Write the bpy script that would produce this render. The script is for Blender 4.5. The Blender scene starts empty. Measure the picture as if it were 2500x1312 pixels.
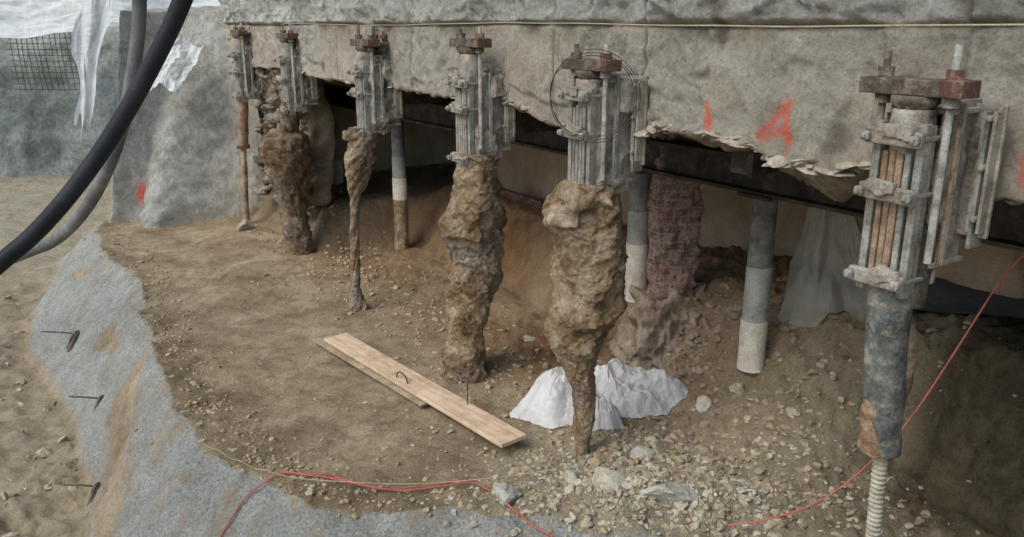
import bpy, math, numpy as np, random
from mathutils import Vector
random.seed(4); rng=np.random.default_rng(7)
sc=bpy.context.scene
sc.view_settings.view_transform='Standard'; sc.view_settings.look='None'; sc.view_settings.exposure=0
# ---------------------------------------------------------------- noise
def _h(ix,iy,iz,seed):
    n=(ix*374761393+iy*668265263+iz*1274126177+seed*974634777)&0xffffffff
    n=((n^(n>>13))*1274126177)&0xffffffff
    n=(n^(n>>16))&0xffffffff
    return n/4294967295.0
def vnoise(p,seed=0):
    i=np.floor(p).astype(np.int64); f=p-i; f=f*f*(3-2*f)
    r=0
    for a in (0,1):
        for b in (0,1):
            for c in (0,1):
                w=(f[...,0] if a else 1-f[...,0])*(f[...,1] if b else 1-f[...,1])*(f[...,2] if c else 1-f[...,2])
                r=r+w*_h(i[...,0]+a,i[...,1]+b,i[...,2]+c,seed)
    return r*2-1
def fbm(p,scale=1,octv=4,seed=0,gain=.5):
    p=np.asarray(p,float)*scale; r=0;a=1;t=0
    for o in range(octv):
        r=r+a*vnoise(p+o*17.3,seed+o); t+=a; a*=gain; p=p*2.03
    return r/t
def ridged(p,scale=1,octv=4,seed=0):
    p=np.asarray(p,float)*scale; r=0;a=1;t=0
    for o in range(octv):
        r=r+a*(1-np.abs(vnoise(p+o*11.1,seed+o))*2); t+=a;a*=.5;p=p*2.07
    return r/t
def sst(a,b,x):
    t=np.clip((x-a)/(b-a),0,1); return t*t*(3-2*t)
# ---------------------------------------------------------------- materials
def nd(nt,t,**k):
    n=nt.nodes.new(t)
    for a,b in k.items(): setattr(n,a,b)
    return n
def ramp(nt,stops,inp):
    r=nd(nt,'ShaderNodeValToRGB'); e=r.color_ramp.elements
    while len(e)<len(stops): e.new(.5)
    for el,(p,c) in zip(e,stops):
        el.position=p; el.color=(c[0],c[1],c[2],1)
    nt.links.new(inp,r.inputs[0]); return r.outputs[0]
def noise(nt,vec,scale,detail=6,rough=.6,dist=0):
    n=nd(nt,'ShaderNodeTexNoise'); n.inputs['Scale'].default_value=scale; n.inputs['Detail'].default_value=detail
    n.inputs['Roughness'].default_value=rough; n.inputs['Distortion'].default_value=dist
    nt.links.new(vec,n.inputs['Vector']); return n.outputs['Fac']
def mix(nt,fac,a,b,mode='MIX'):
    m=nd(nt,'ShaderNodeMix',data_type='RGBA',blend_type=mode)
    if isinstance(fac,(int,float)): m.inputs[0].default_value=fac
    else: nt.links.new(fac,m.inputs[0])
    for s,v in ((m.inputs[6],a),(m.inputs[7],b)):
        if isinstance(v,tuple): s.default_value=(v[0],v[1],v[2],1)
        else: nt.links.new(v,s)
    return m.outputs[2]
def base(name):
    m=bpy.data.materials.new(name); m.use_nodes=True; nt=m.node_tree
    b=nt.nodes['Principled BSDF']; g=nd(nt,'ShaderNodeNewGeometry'); return m,nt,b,g.outputs['Position']
def bump(nt,b,h,strength,dist):
    n=nd(nt,'ShaderNodeBump'); n.inputs['Strength'].default_value=strength; n.inputs['Distance'].default_value=dist
    nt.links.new(h,n.inputs['Height']); nt.links.new(n.outputs[0],b.inputs['Normal'])
def attr(nt,name):
    a=nd(nt,'ShaderNodeAttribute',attribute_name=name); return a.outputs['Fac']
def M(name,stops,scale=4,rough=.9,bs=60,bst=.6,bd=.01,metal=0,fine=(.65,1.25),fs=90,detail=8,dust=0):
    m,nt,b,P=base(name)
    c=ramp(nt,stops,noise(nt,P,scale,detail,.65,.3))
    f=ramp(nt,[(.3,(fine[0],)*3),(.7,(fine[1],)*3)],noise(nt,P,fs,4,.7))
    c=mix(nt,1.0,c,f,'MULTIPLY')
    if dust:
        d=ramp(nt,[(.5,(0,0,0)),(.62,(dust,)*3)],noise(nt,P,14,8,.8))
        c=mix(nt,d,c,(.42,.38,.30))
        d=ramp(nt,[(.56,(0,0,0)),(.66,(dust,)*3)],noise(nt,P,21,6,.8))
        c=mix(nt,d,c,(.15,.09,.05))
    nt.links.new(c,b.inputs['Base Color']); b.inputs['Roughness'].default_value=rough; b.inputs['Metallic'].default_value=metal
    b.inputs['Specular IOR Level'].default_value=.25
    bump(nt,b,noise(nt,P,bs,6,.7),bst,bd); return m
def mat_terrain():
    m,nt,b,P=base('dirt_and_shotcrete')
    d1=ramp(nt,[(.30,(.27,.205,.125)),(.44,(.41,.325,.21)),(.56,(.53,.435,.29)),(.75,(.64,.55,.40))],noise(nt,P,1.3,10,.66,.4))
    dk=ramp(nt,[(.38,(.60,.56,.51)),(.52,(1,1,1))],noise(nt,P,5.5,9,.72,.8))
    d1=mix(nt,.7,d1,dk,'MULTIPLY')
    f=ramp(nt,[(.3,(.6,)*3),(.5,(1,)*3),(.72,(1.28,1.26,1.22))],noise(nt,P,45,6,.75))
    d1=mix(nt,1.0,d1,f,'MULTIPLY')
    fl=ramp(nt,[(.66,(0,0,0)),(.72,(.7,.7,.7))],noise(nt,P,32,3,.6))
    d1=mix(nt,fl,d1,(.58,.52,.41))
    org=ramp(nt,[(.3,(.14,.075,.04)),(.5,(.31,.18,.09)),(.7,(.43,.28,.155))],noise(nt,P,3,8,.7))
    org=mix(nt,.8,org,f,'MULTIPLY')
    d1=mix(nt,attr(nt,'orange'),d1,org)
    gr=ramp(nt,[(.3,(.25,.23,.16)),(.5,(.41,.385,.28)),(.7,(.57,.545,.44))],noise(nt,P,8,8,.75))
    gr=mix(nt,.8,gr,f,'MULTIPLY')
    d1=mix(nt,attr(nt,'grey'),d1,gr)
    d1=mix(nt,attr(nt,'shade_dark_soil'),d1,mix(nt,1.0,ramp(nt,[(.35,(.06,.05,.032)),(.65,(.17,.14,.085))],noise(nt,P,4,9,.75,.5)),f,'MULTIPLY'))  # dark soil tone, also carries the painted shade of the pit
    s=ramp(nt,[(.3,(.31,.335,.31)),(.45,(.43,.46,.43)),(.58,(.51,.54,.51)),(.72,(.60,.625,.59))],noise(nt,P,3.2,10,.75,.5))
    v=nd(nt,'ShaderNodeTexVoronoi'); v.inputs['Scale'].default_value=42; nt.links.new(P,v.inputs['Vector'])
    vf=ramp(nt,[(.0,(1.15,)*3),(.45,(.97,)*3),(.8,(.55,.57,.57))],v.outputs['Distance'])
    s=mix(nt,.7,s,vf,'MULTIPLY')
    s=mix(nt,.9,s,f,'MULTIPLY')
    st=ramp(nt,[(.51,(0,0,0)),(.64,(.65,)*3)],noise(nt,P,2.8,9,.78,.6))
    s=mix(nt,st,s,(.33,.29,.21))
    c=mix(nt,attr(nt,'shot'),d1,s)
    nt.links.new(c,b.inputs['Base Color']); b.inputs['Roughness'].default_value=.95
    b.inputs['Specular IOR Level'].default_value=.2
    bump(nt,b,noise(nt,P,34,9,.78),1.0,.045); return m
def mat_wall():
    m,nt,b,P=base('weathered_concrete')
    c=ramp(nt,[(.30,(.36,.325,.25)),(.43,(.50,.455,.365)),(.55,(.60,.555,.455)),(.68,(.74,.71,.63))],noise(nt,P,1.9,10,.74,.6))
    u=ramp(nt,[(.32,(.32,.325,.285)),(.46,(.50,.515,.465)),(.57,(.65,.67,.625)),(.68,(.77,.79,.76))],noise(nt,P,3.2,10,.76,.8))
    c=mix(nt,attr(nt,'upper'),c,u)
    f=ramp(nt,[(.3,(.6,)*3),(.5,(1,)*3),(.72,(1.18,)*3)],noise(nt,P,35,6,.8))
    c=mix(nt,1.0,c,f,'MULTIPLY')
    ds=ramp(nt,[(.53,(0,0,0)),(.62,(.55,)*3)],noise(nt,P,4.5,10,.8,.4))
    c=mix(nt,ds,c,(.31,.27,.20))
    br=ramp(nt,[(.3,(.14,.105,.065)),(.5,(.36,.295,.205)),(.7,(.60,.53,.42))],noise(nt,P,9,8,.75))
    c=mix(nt,attr(nt,'broken'),c,br)
    c=mix(nt,attr(nt,'joint'),c,(.15,.13,.10))
    gp=ramp(nt,[(.36,(.1,)*3),(.52,(1,)*3)],noise(nt,P,30,6,.8))
    pm=nd(nt,'ShaderNodeMath',operation='MULTIPLY'); nt.links.new(attr(nt,'paint'),pm.inputs[0]); nt.links.new(gp,pm.inputs[1])
    c=mix(nt,pm.outputs[0],c,(1.0,.19,.11))
    nt.links.new(c,b.inputs['Base Color']); b.inputs['Roughness'].default_value=.93
    b.inputs['Specular IOR Level'].default_value=.2
    bump(nt,b,noise(nt,P,24,10,.8),1.0,.06); return m
def mat_crust(name,k=1.0,grey=0.0):
    m,nt,b,P=base(name)
    c=ramp(nt,[(.32,(.12*k,.078*k,.042*k)),(.41,(.27*k,.185*k,.105*k)),(.50,(.44*k,.33*k,.20*k)),(.58,(.58*k,.465*k,.315*k)),(.68,(.78*k,.70*k,.55*k))],noise(nt,P,3.4,10,.74,1.0))
    g=ramp(nt,[(.55-.09*grey,(0,0,0)),(.66-.09*grey,(.75,)*3)],noise(nt,P,2.4,8,.7,.8))
    g2=ramp(nt,[(.35,(.11,.10,.095)),(.5,(.28,.255,.23)),(.64,(.58,.54,.48))],noise(nt,P,9,8,.75))
    c=mix(nt,g,c,g2)
    f=ramp(nt,[(.3,(.45,)*3),(.5,(1,)*3),(.7,(1.25,)*3)],noise(nt,P,36,6,.78))
    c=mix(nt,1.0,c,f,'MULTIPLY')
    nt.links.new(c,b.inputs['Base Color']); b.inputs['Roughness'].default_value=.92; b.inputs['Specular IOR Level'].default_value=.2
    bump(nt,b,noise(nt,P,24,9,.78),1.0,.055); return m
MT=mat_terrain(); MW=mat_wall()
M_bg=M('grey_shotcrete',[(.3,(.24,.27,.25)),(.43,(.36,.41,.385)),(.55,(.46,.51,.485)),(.7,(.56,.60,.575))],.8,bs=10,bd=.12,bst=1,detail=10,fs=8)
M_crust=mat_crust('soil_and_grout_crust'); M_crust2=mat_crust('grey_grout_crust',1.0,.6); M_crust3=mat_crust('dark_soil_crust',.6,.2)
M_steel=M('mortar_splashed_steel',[(.3,(.10,.092,.075)),(.42,(.24,.22,.18)),(.54,(.39,.37,.32)),(.7,(.54,.52,.46))],6,rough=.85,bs=50,bst=.9,bd=.012,metal=0,dust=.8)
M_steelg=M('grey_green_steel',[(.3,(.12,.13,.115)),(.5,(.28,.295,.265)),(.7,(.48,.49,.44))],9,rough=.75,bs=60,bd=.008,metal=.05,dust=.7)
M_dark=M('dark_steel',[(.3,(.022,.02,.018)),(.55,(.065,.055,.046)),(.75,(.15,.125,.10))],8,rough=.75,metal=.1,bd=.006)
M_darkd=M('dusty_dark_steel',[(.3,(.045,.037,.03)),(.5,(.10,.083,.067)),(.7,(.23,.20,.16))],9,rough=.8,bd=.008,dust=.45)
M_red=M('rusty_red_steel',[(.3,(.05,.03,.024)),(.5,(.125,.063,.048)),(.75,(.22,.135,.11))],10,rough=.8,bd=.008,dust=.4)
M_rust=M('dull_rust',[(.3,(.12,.08,.055)),(.46,(.28,.175,.105)),(.58,(.40,.28,.185)),(.72,(.45,.41,.34))],8,rough=.95,bd=.012,bst=.9,dust=.7)
M_blue=M('dark_blue_pipe',[(.32,(.03,.038,.04)),(.46,(.08,.095,.095)),(.57,(.15,.17,.16)),(.68,(.40,.38,.31))],5,rough=.7,bs=50,bd=.008,dust=.5)
M_coil=M('threaded_bar_grouted',[(.3,(.30,.28,.21)),(.55,(.52,.50,.40)),(.75,(.68,.66,.57))],12,bd=.003)
M_pgrey=M('grey_pipe',[(.3,(.08,.083,.08)),(.5,(.16,.165,.16)),(.7,(.28,.28,.26))],5,rough=.8,bd=.004,dust=.3)
M_pmid=M('midgrey_pipe',[(.3,(.19,.205,.20)),(.5,(.30,.32,.31)),(.7,(.46,.47,.44))],4,rough=.8,bd=.004,dust=.4)
M_pwhite=M('white_pipe_sleeve',[(.3,(.45,.41,.33)),(.5,(.66,.63,.55)),(.7,(.78,.75,.69))],4,rough=.8,bd=.004,dust=.35)
M_int=M('interior_plaster',[(.3,(.28,.21,.14)),(.5,(.42,.33,.235)),(.7,(.54,.45,.34))],1.4,bs=25,bd=.03,bst=.8)
M_stone=M('broken_masonry',[(.3,(.12,.10,.075)),(.45,(.26,.22,.165)),(.6,(.42,.37,.29)),(.75,(.55,.50,.41))],3,bs=20,bst=1,bd=.04)
M_spall=M('spalled_concrete',[(.3,(.30,.265,.20)),(.5,(.50,.455,.37)),(.7,(.68,.65,.57))],6,bs=30,bst=1,bd=.02)
M_foot=M('rough_footing_concrete',[(.3,(.26,.195,.14)),(.5,(.43,.35,.26)),(.7,(.58,.51,.41))],6,bs=30,bst=1,bd=.04)
M_rock=M('rubble_stone',[(.3,(.28,.25,.175)),(.45,(.41,.38,.285)),(.6,(.51,.49,.40)),(.75,(.64,.63,.56))],5,bs=40,bd=.01,fs=60)
M_clod=M('dusty_clods',[(.3,(.24,.19,.12)),(.5,(.39,.32,.21)),(.7,(.53,.455,.33))],5,bs=40,bd=.01,fs=60)
M_slab=M('pale_stone',[(.3,(.40,.41,.34)),(.6,(.53,.54,.48))],6,bs=40,bd=.02,fine=(.6,1.25),dust=.5)
M_peb=M('pale_gravel',[(.35,(.28,.22,.14)),(.5,(.43,.35,.24)),(.62,(.60,.54,.44)),(.8,(.76,.73,.66))],11,bd=.003)
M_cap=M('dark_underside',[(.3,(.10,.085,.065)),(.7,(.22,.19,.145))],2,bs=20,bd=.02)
M_hose=M('black_rubber',[(.4,(.012,.015,.02)),(.8,(.05,.058,.068))],2,rough=.55,bs=150,bst=.2,bd=.002,fine=(.8,1.2))
M_hose2=M('dusty_rubber',[(.3,(.06,.065,.07)),(.5,(.17,.18,.18)),(.7,(.36,.37,.35))],1.2,rough=.8,bd=.002)
M_redc=M('red_cable',[(.3,(.38,.07,.05)),(.7,(.58,.22,.17))],6,rough=.6,bst=.1)
M_str=M('pale_string',[(.3,(.35,.30,.18)),(.7,(.5,.47,.35))],6,bst=.1)
M_wire=M('dark_wire',[(.3,(.05,.045,.04)),(.7,(.14,.12,.10))],6,rough=.6,metal=.2,bst=.1)
M_dsheet=M('slate_sheet',[(.3,(.07,.085,.09)),(.7,(.13,.15,.155))],2,rough=.7,bs=10,bd=.02)
def mat_cloth(name,c1,c2,alpha=1,tr=.3,bst=.6):
    m,nt,b,P=base(name)
    c=ramp(nt,[(.3,c1),(.65,c2)],noise(nt,P,4,8,.6))
    nt.links.new(c,b.inputs['Base Color']); b.inputs['Roughness'].default_value=.55
    bump(nt,b,noise(nt,P,9,5,.5,1.2),bst,.05)
    o=nt.nodes['Material Output']
    t=nd(nt,'ShaderNodeBsdfTranslucent'); nt.links.new(c,t.inputs[0])
    ms=nd(nt,'ShaderNodeMixShader'); ms.inputs[0].default_value=tr
    nt.links.new(b.outputs[0],ms.inputs[1]); nt.links.new(t.outputs[0],ms.inputs[2]); last=ms
    if alpha<1:
        tp=nd(nt,'ShaderNodeBsdfTransparent'); m2=nd(nt,'ShaderNodeMixShader'); m2.inputs[0].default_value=alpha
        nt.links.new(tp.outputs[0],m2.inputs[1]); nt.links.new(ms.outputs[0],m2.inputs[2]); last=m2
    nt.links.new(last.outputs[0],o.inputs[0]); return m
M_bag=mat_cloth('white_woven_plastic',(.70,.72,.71),(.88,.89,.89),1,.25,.5)
M_film=mat_cloth('clear_plastic_film',(.48,.49,.44),(.72,.73,.68),.5,.3)
M_sheet=mat_cloth('dirty_white_cloth',(.55,.61,.62),(.78,.83,.83),1,.2)
def mat_wood():
    m,nt,b,P=base('pale_sawn_wood')
    mp=nd(nt,'ShaderNodeMapping'); tc=nd(nt,'ShaderNodeTexCoord'); nt.links.new(tc.outputs['Object'],mp.inputs[0])
    mp.inputs['Scale'].default_value=(1.2,28,28)
    g=ramp(nt,[(.3,(.50,.36,.23)),(.5,(.68,.53,.37)),(.7,(.78,.66,.50))],noise(nt,mp.outputs[0],1.5,6,.6,.4))
    d=ramp(nt,[(.35,(.70,.66,.6)),(.55,(1.05,)*3)],noise(nt,P,4,9,.75))
    nt.links.new(mix(nt,1.0,g,d,'MULTIPLY'),b.inputs['Base Color']); b.inputs['Roughness'].default_value=.85
    b.inputs['Specular IOR Level'].default_value=.2
    bump(nt,b,noise(nt,mp.outputs[0],4,4,.6),.4,.006); return m
M_wood=mat_wood()
def mat_brick():
    m,nt,b,P=base('limewashed_red_brick')
    sp=nd(nt,'ShaderNodeSeparateXYZ'); nt.links.new(P,sp.inputs[0])
    ad=nd(nt,'ShaderNodeMath',operation='SUBTRACT'); nt.links.new(sp.outputs[0],ad.inputs[0]); nt.links.new(sp.outputs[1],ad.inputs[1])
    cb=nd(nt,'ShaderNodeCombineXYZ'); nt.links.new(ad.outputs[0],cb.inputs[0]); nt.links.new(sp.outputs[2],cb.inputs[1])
    br=nd(nt,'ShaderNodeTexBrick'); nt.links.new(cb.outputs[0],br.inputs[0])
    br.inputs['Scale'].default_value=1; br.inputs['Brick Width'].default_value=.24; br.inputs['Row Height'].default_value=.085
    br.inputs['Mortar Size'].default_value=.009
    br.inputs['Color1'].default_value=(.36,.185,.16,1); br.inputs['Color2'].default_value=(.27,.125,.11,1); br.inputs['Mortar'].default_value=(.42,.35,.30,1)
    w=ramp(nt,[(.45,(0,0,0)),(.56,(.8,)*3)],noise(nt,P,10,9,.82))
    c=mix(nt,w,br.outputs['Color'],(.56,.44,.39))
    f=ramp(nt,[(.3,(.6,)*3),(.6,(1.15,)*3)],noise(nt,P,40,6,.8)); c=mix(nt,1.0,c,f,'MULTIPLY')
    nt.links.new(c,b.inputs['Base Color']); b.inputs['Roughness'].default_value=.95
    bump(nt,b,noise(nt,P,30,8,.8),1,.05)
    return m
M_brick=mat_brick()
# ---------------------------------------------------------------- mesh helpers
def link(o,parent=None):
    sc.collection.objects.link(o)
    if parent: o.parent=parent
    return o
def empty(name,loc=(0,0,0)):
    e=bpy.data.objects.new(name,None); e.location=loc; e.empty_display_size=.2; return link(e)
def mesh_np(name,V,F,mat,parent=None,attrs=None,smooth=True,loc=None):
    V=np.asarray(V,np.float32).reshape(-1,3); F=np.asarray(F,np.int32)
    me=bpy.data.meshes.new(name); k=F.shape[1]
    me.vertices.add(len(V)); me.vertices.foreach_set('co',V.ravel())
    me.loops.add(F.size); me.loops.foreach_set('vertex_index',F.ravel())
    me.polygons.add(len(F)); me.polygons.foreach_set('loop_start',np.arange(len(F),dtype=np.int32)*k)
    try: me.polygons.foreach_set('loop_total',np.full(len(F),k,np.int32))
    except Exception: pass
    if attrs:
        for n,a in attrs.items():
            at=me.attributes.new(n,'FLOAT','POINT'); at.data.foreach_set('value',np.asarray(a,np.float32).ravel())
    me.update(calc_edges=True); me.validate()
    me.polygons.foreach_set('use_smooth',np.full(len(me.polygons),smooth))
    me.materials.append(mat)
    o=bpy.data.objects.new(name,me)
    if loc: o.location=loc
    return link(o,parent)
def gridF(nr,nc,closed=False):
    i=np.arange(nr-1)[:,None]; j=np.arange(nc if closed else nc-1)[None,:]; j2=(j+1)%nc
    return np.stack([i*nc+j,i*nc+j2,(i+1)*nc+j2,(i+1)*nc+j],-1).reshape(-1,4)
ANG=math.atan2(-.8348,.5505)
def box(name,c,s,mat,parent,rot=0,bev=.006,rx=0,ry=0):
    x,y,z=[v/2 for v in s]
    V=[(a*x,b*y,d*z) for a in(-1,1) for b in(-1,1) for d in(-1,1)]
    F=[(0,1,3,2),(4,6,7,5),(0,4,5,1),(2,3,7,6),(0,2,6,4),(1,5,7,3)]
    o=mesh_np(name,V,F,mat,parent,smooth=False); o.location=c; o.rotation_euler=(rx,ry,rot)
    if bev:
        m=o.modifiers.new('b','BEVEL'); m.width=bev; m.segments=2
    return o
def lathe(name,prof,mat,parent,n=20,amp=0,nscale=8,step=None,seed=0,rid=0,cap=True):
    p=np.array(prof,float)
    if step:
        L=np.concatenate([[0],np.cumsum(np.abs(np.diff(p[:,0]))+1e-6)]); q=np.arange(0,L[-1],step); q=np.append(q,L[-1])
        p=np.stack([np.interp(q,L,p[:,i]) for i in range(4)],1)
    a=np.linspace(0,2*np.pi,n,endpoint=False)
    D=np.stack([np.cos(a),np.sin(a)],-1)
    X=p[:,2,None]+p[:,1,None]*D[None,:,0]; Y=p[:,3,None]+p[:,1,None]*D[None,:,1]; Z=np.repeat(p[:,0,None],n,1)
    P=np.stack([X,Y,Z],-1)
    if amp:
        Q=P+np.array([parent.location.x,parent.location.y,0]) if parent else P
        k=fbm(Q*np.array([1,1,.75]),nscale,5,seed)*1.6*amp
        if rid:
            Q2=Q.copy(); Q2[...,2]=Q2[...,2]*1.0+.28*np.sin(a+seed)[None,:]; Q2[...,:2]*=.55
            k=k+rid*(ridged(Q2,nscale*.75,4,seed+5)-.3)*1.1
            k=k+.45*rid*np.round(2.5*fbm(Q2,nscale*.6,3,seed+15))
            k=k+.018*fbm(Q,40,3,seed+2)
        k=k*np.clip(p[:,1,None]/.14,.2,1)
        P[...,0]+=k*D[None,:,0]; P[...,1]+=k*D[None,:,1]; P[...,2]+=fbm(Q,nscale*1.3,3,seed+9)*amp*.7
    V=P.reshape(-1,3); F=gridF(len(p),n,True)
    c0=P[0].mean(0); c1=P[-1].mean(0); nv=len(V); V=np.vstack([V,c0,c1]); j=np.arange(n); j2=(j+1)%n; b=(len(p)-1)*n
    T1=np.stack([j,j2,np.full(n,nv)],1); T2=np.stack([b+j,b+j2,np.full(n,nv+1)],1)
    me=bpy.data.meshes.new(name); me.from_pydata(V.tolist(),[],F.tolist()+T1.tolist()+T2.tolist()); me.update()
    for q in me.polygons: q.use_smooth=len(q.vertices)==4
    me.materials.append(mat); o=bpy.data.objects.new(name,me); return link(o,parent)
def rough_block(name,c,s,mat,parent=None,rot=0,amp=.03,res=.04,nscale=5,seed=0,rid=.5,taper=1.0,smooth=True):
    n=[max(2,int(v/res)) for v in s]; V=[];F=[]
    for ax in range(3):
        for sg in (-1,1):
            u,v=[i for i in range(3) if i!=ax]
            A,B=np.meshgrid(np.linspace(-.5,.5,n[u]+1),np.linspace(-.5,.5,n[v]+1),indexing='ij')
            P=np.zeros(A.shape+(3,)); P[...,ax]=sg*.5;P[...,u]=A;P[...,v]=B
            b=sum(len(q) for q in V); f=gridF(n[u]+1,n[v]+1)+b
            if (sg>0)!=(ax==1): f=f[:,::1]
            else: f=f[:,::-1]
            V.append(P.reshape(-1,3)); F.append(f)
    P=np.vstack(V)
    L=np.linalg.norm(P,axis=1,keepdims=True)
    q=P*(1-.16*np.clip((L-.55)/.32,0,1)**1.3)
    q=q*np.array(s)
    tp=1+(taper-1)*(q[:,2:3]/s[2]+.5); q[:,:2]*=tp
    W=q+np.array(c)
    d=P/np.maximum(L,1e-6)
    k=fbm(W,nscale,5,seed)*amp+rid*amp*(ridged(W,nscale*.7,3,seed+3)-.4)
    q=q+d*k[:,None]
    o=mesh_np(name,q,np.vstack(F),mat,parent,smooth=smooth); o.location=c; o.rotation_euler=(0,0,rot)
    return o
def tube(name,pts,r,mat,parent=None,res=4,cyc=False):
    cu=bpy.data.curves.new(name,'CURVE'); cu.dimensions='3D'; cu.bevel_depth=r; cu.bevel_resolution=res; cu.resolution_u=10; cu.use_fill_caps=True
    s=cu.splines.new('NURBS'); s.points.add(len(pts)-1)
    for p,q in zip(s.points,pts): p.co=(*q,1)
    s.order_u=3; s.use_endpoint_u=not cyc; s.use_cyclic_u=cyc
    cu.materials.append(mat); o=bpy.data.objects.new(name,cu); return link(o,parent)
# ---------------------------------------------------------------- layout frame
W0=np.array([.82,6.27]); dA=np.array([-.5505,.8348]); nI=np.array([.8348,.5505])
def ST(s,t,z=0): p=W0+dA*s+nI*t; return (float(p[0]),float(p[1]),float(z))
PT=[(8,-2.5),(20,-2.5),(20,28),(-8.6,28),(-7.9,18),(-7.35,14.6),(-7.24,13.8),(-6.2,12.1),(-5.2,10.9),(-4.43,9.26),(-3.72,8.01),(-3.13,6.86),(-2.55,6.17),(-1.92,5.65),(-1.5,5.3),(-.21,5.18),(.8,4.95),(2.0,4.3),(3,3),(5,0)]
FT=[(8,-4),(21,-4),(21,29),(-10.5,29),(-9.8,20),(-8.95,15.6),(-7.7,12.2),(-7.05,11),(-5.97,9.75),(-5.1,8.6),(-3.95,6.6),(-3.2,5.2),(-2.2,4.3),(-.2,3.9),(1.5,2.9),(3,.5),(4,-1.5)]
def pdist(poly,x,y):
    d=np.full(x.shape,1e9); ins=np.zeros(x.shape,bool); n=len(poly)
    for i in range(n):
        ax,ay=poly[i];bx,by=poly[(i+1)%n]; ex,ey=bx-ax,by-ay
        t=np.clip(((x-ax)*ex+(y-ay)*ey)/(ex*ex+ey*ey),0,1)
        d=np.minimum(d,np.hypot(x-ax-t*ex,y-ay-t*ey))
        c=((ay>y)!=(by>y))&(x<(bx-ax)*(y-ay)/((by-ay) if by!=ay else 1e-9)+ax); ins^=c
    return d,ins
def terrain(x,y):
    x=np.asarray(x,float);y=np.asarray(y,float)
    P0=np.stack([x,y,0*x],-1)
    wx=x+.13*fbm(P0,1.6,5,21); wy=y+.13*fbm(P0,1.6,5,22)
    dP,iP=pdist(PT,wx,wy); dF,iF=pdist(FT,wx,wy)
    s=(x-W0[0])*dA[0]+(y-W0[1])*dA[1]; t=(x-W0[0])*nI[0]+(y-W0[1])*nI[1]
    tn=t+.16*fbm(P0,2.2,5,30)
    left=.85*sst(1.5,2.3,tn)
    farl=.62*sst(-.1,.6,tn)
    right=1.0*sst(.6,2.2,tn)
    rr=1.1*sst(1.5,1.95,tn+.12*fbm(P0,5,4,31))
    wl=sst(.6,1.7,s); wf=sst(6.9,7.6,s); wr=sst(-1.7,-1.1,s)
    h=(rr*(1-wr)+right*wr)*(1-wl)+wl*(left*(1-wf)+farl*wf)
    heap=np.exp(-(((x-.95)/.62)**2+((y-5.32)/.34)**2))
    h=h+.22*heap+.07*np.exp(-(((x-2.0)/.6)**2+((y-5.9)/.5)**2))
    h=h-.10*np.exp(-(((x-1.7)/.9)**2+((y-7.5)/.5)**2))
    tt=np.clip(dP/(dP+dF+1e-6),0,1)
    out=-1.2*(tt**1.15)
    h=np.where(iP,h,np.where(iF,out,-1.2))
    shot=np.where(iP,0,1)*np.where(iF,1,0)*(1-sst(.88,.99,tt))
    shot=shot*(1-sst(.95,1.45,x+.3*fbm(P0,3,3,5)))
    def strip(a,b,r):
        a=np.array(a);b=np.array(b);e=b-a;q=np.clip(((x-a[0])*e[0]+(y-a[1])*e[1])/(e@e),0,1)
        return 1-sst(r*.4,r*1.3,np.hypot(x-a[0]-q*e[0],y-a[1]-q*e[1])+.16*fbm(P0,4,5,61))
    st=np.maximum(strip((-4.25,8.3),(-3.55,6.0),.2),strip((-5.3,10.0),(-4.8,9.2),.11))
    st=np.maximum(st,strip((-6.6,12.0),(-6.9,12.4),.05))
    h=h-.06*st*shot; shot=shot*(1-.9*st)
    bench=iP*1.0
    rough=.30+.75*sst(-.3,.6,t)+1.0*np.exp(-(((x-1.3)/1.3)**2+((y-5.5)/.7)**2))+1.3*sst(1.6,2.6,x)
    rim=np.exp(-(dP/.42)**2)
    rough=rough+.9*rim*(1-shot)*bench
    n1=fbm(P0,1.1,4,1); n2=fbm(P0,5,4,2); n3=fbm(P0,17,3,3); n4=ridged(P0,7,3,4)-.35
    h=h+bench*(.05*n1+.035*rough*n2+.02*rough*n3+.022*rough*n4)+(1-bench)*((.06*n1+.06*n2+.026*n3)+(1-iF)*(.05*n2+.03*n4))
    # shallow boot prints and scuffs in the trodden soil
    h=h-.016*bench*sst(.25,.45,fbm(P0*np.array([1,1.6,1]),6,2,77))*sst(.6,-.6,t)
    shot=np.clip(shot*(1-.6*sst(.0,.5,n2)*rim),0,1)
    org=sst(-.9,.9,t)*sst(.2,1.6,s)*(1-.5*wf)*iP*.9
    org=np.maximum(org,.5*sst(.2,1.0,t)*(1-sst(.2,1.5,s))*sst(-1.2,0,s))
    org=org*(.7+.8*n1)
    grey=np.exp(-(((x-1.2)/1.2)**2+((y-5.45)/.75)**2))*1.1
    grey=np.maximum(grey,.45*sst(1.5,2.4,x)*(1-sst(6.2,7.2,y)))
    grey=np.maximum(grey,(1-iF)*(.45+.5*sst(13,18,y)))
    grey=np.clip(grey*(1+.6*n2),0,1)
    shade_dark_soil=sst(-1.3,-1.8,s+.4*n1)*sst(.85,1.4,tn)*.98  # shade of the pit under the building, painted into the soil colour
    shade_dark_soil=np.maximum(shade_dark_soil,.40*sst(1.7,2.4,x+.4*n2)*sst(7.0,6.0,y))
    shade_dark_soil=np.maximum(shade_dark_soil,.45*rim*(1-shot)*bench*sst(.6,.0,x)*sst(-.3,.3,n2+.2))
    shade_dark_soil=np.maximum(shade_dark_soil,.5*sst(-.2,.4,t)*sst(6.0,7.5,s))
    return h,shot,np.clip(org,0,1),grey,np.clip(shade_dark_soil,0,1)
def TZ(x,y): return float(terrain(np.array([x]),np.array([y]))[0][0])
xs=np.concatenate([np.arange(-24,-9,.2),np.arange(-9,-5,.05),np.arange(-5,3.7,.027),np.arange(3.7,9,.1)])
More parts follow.
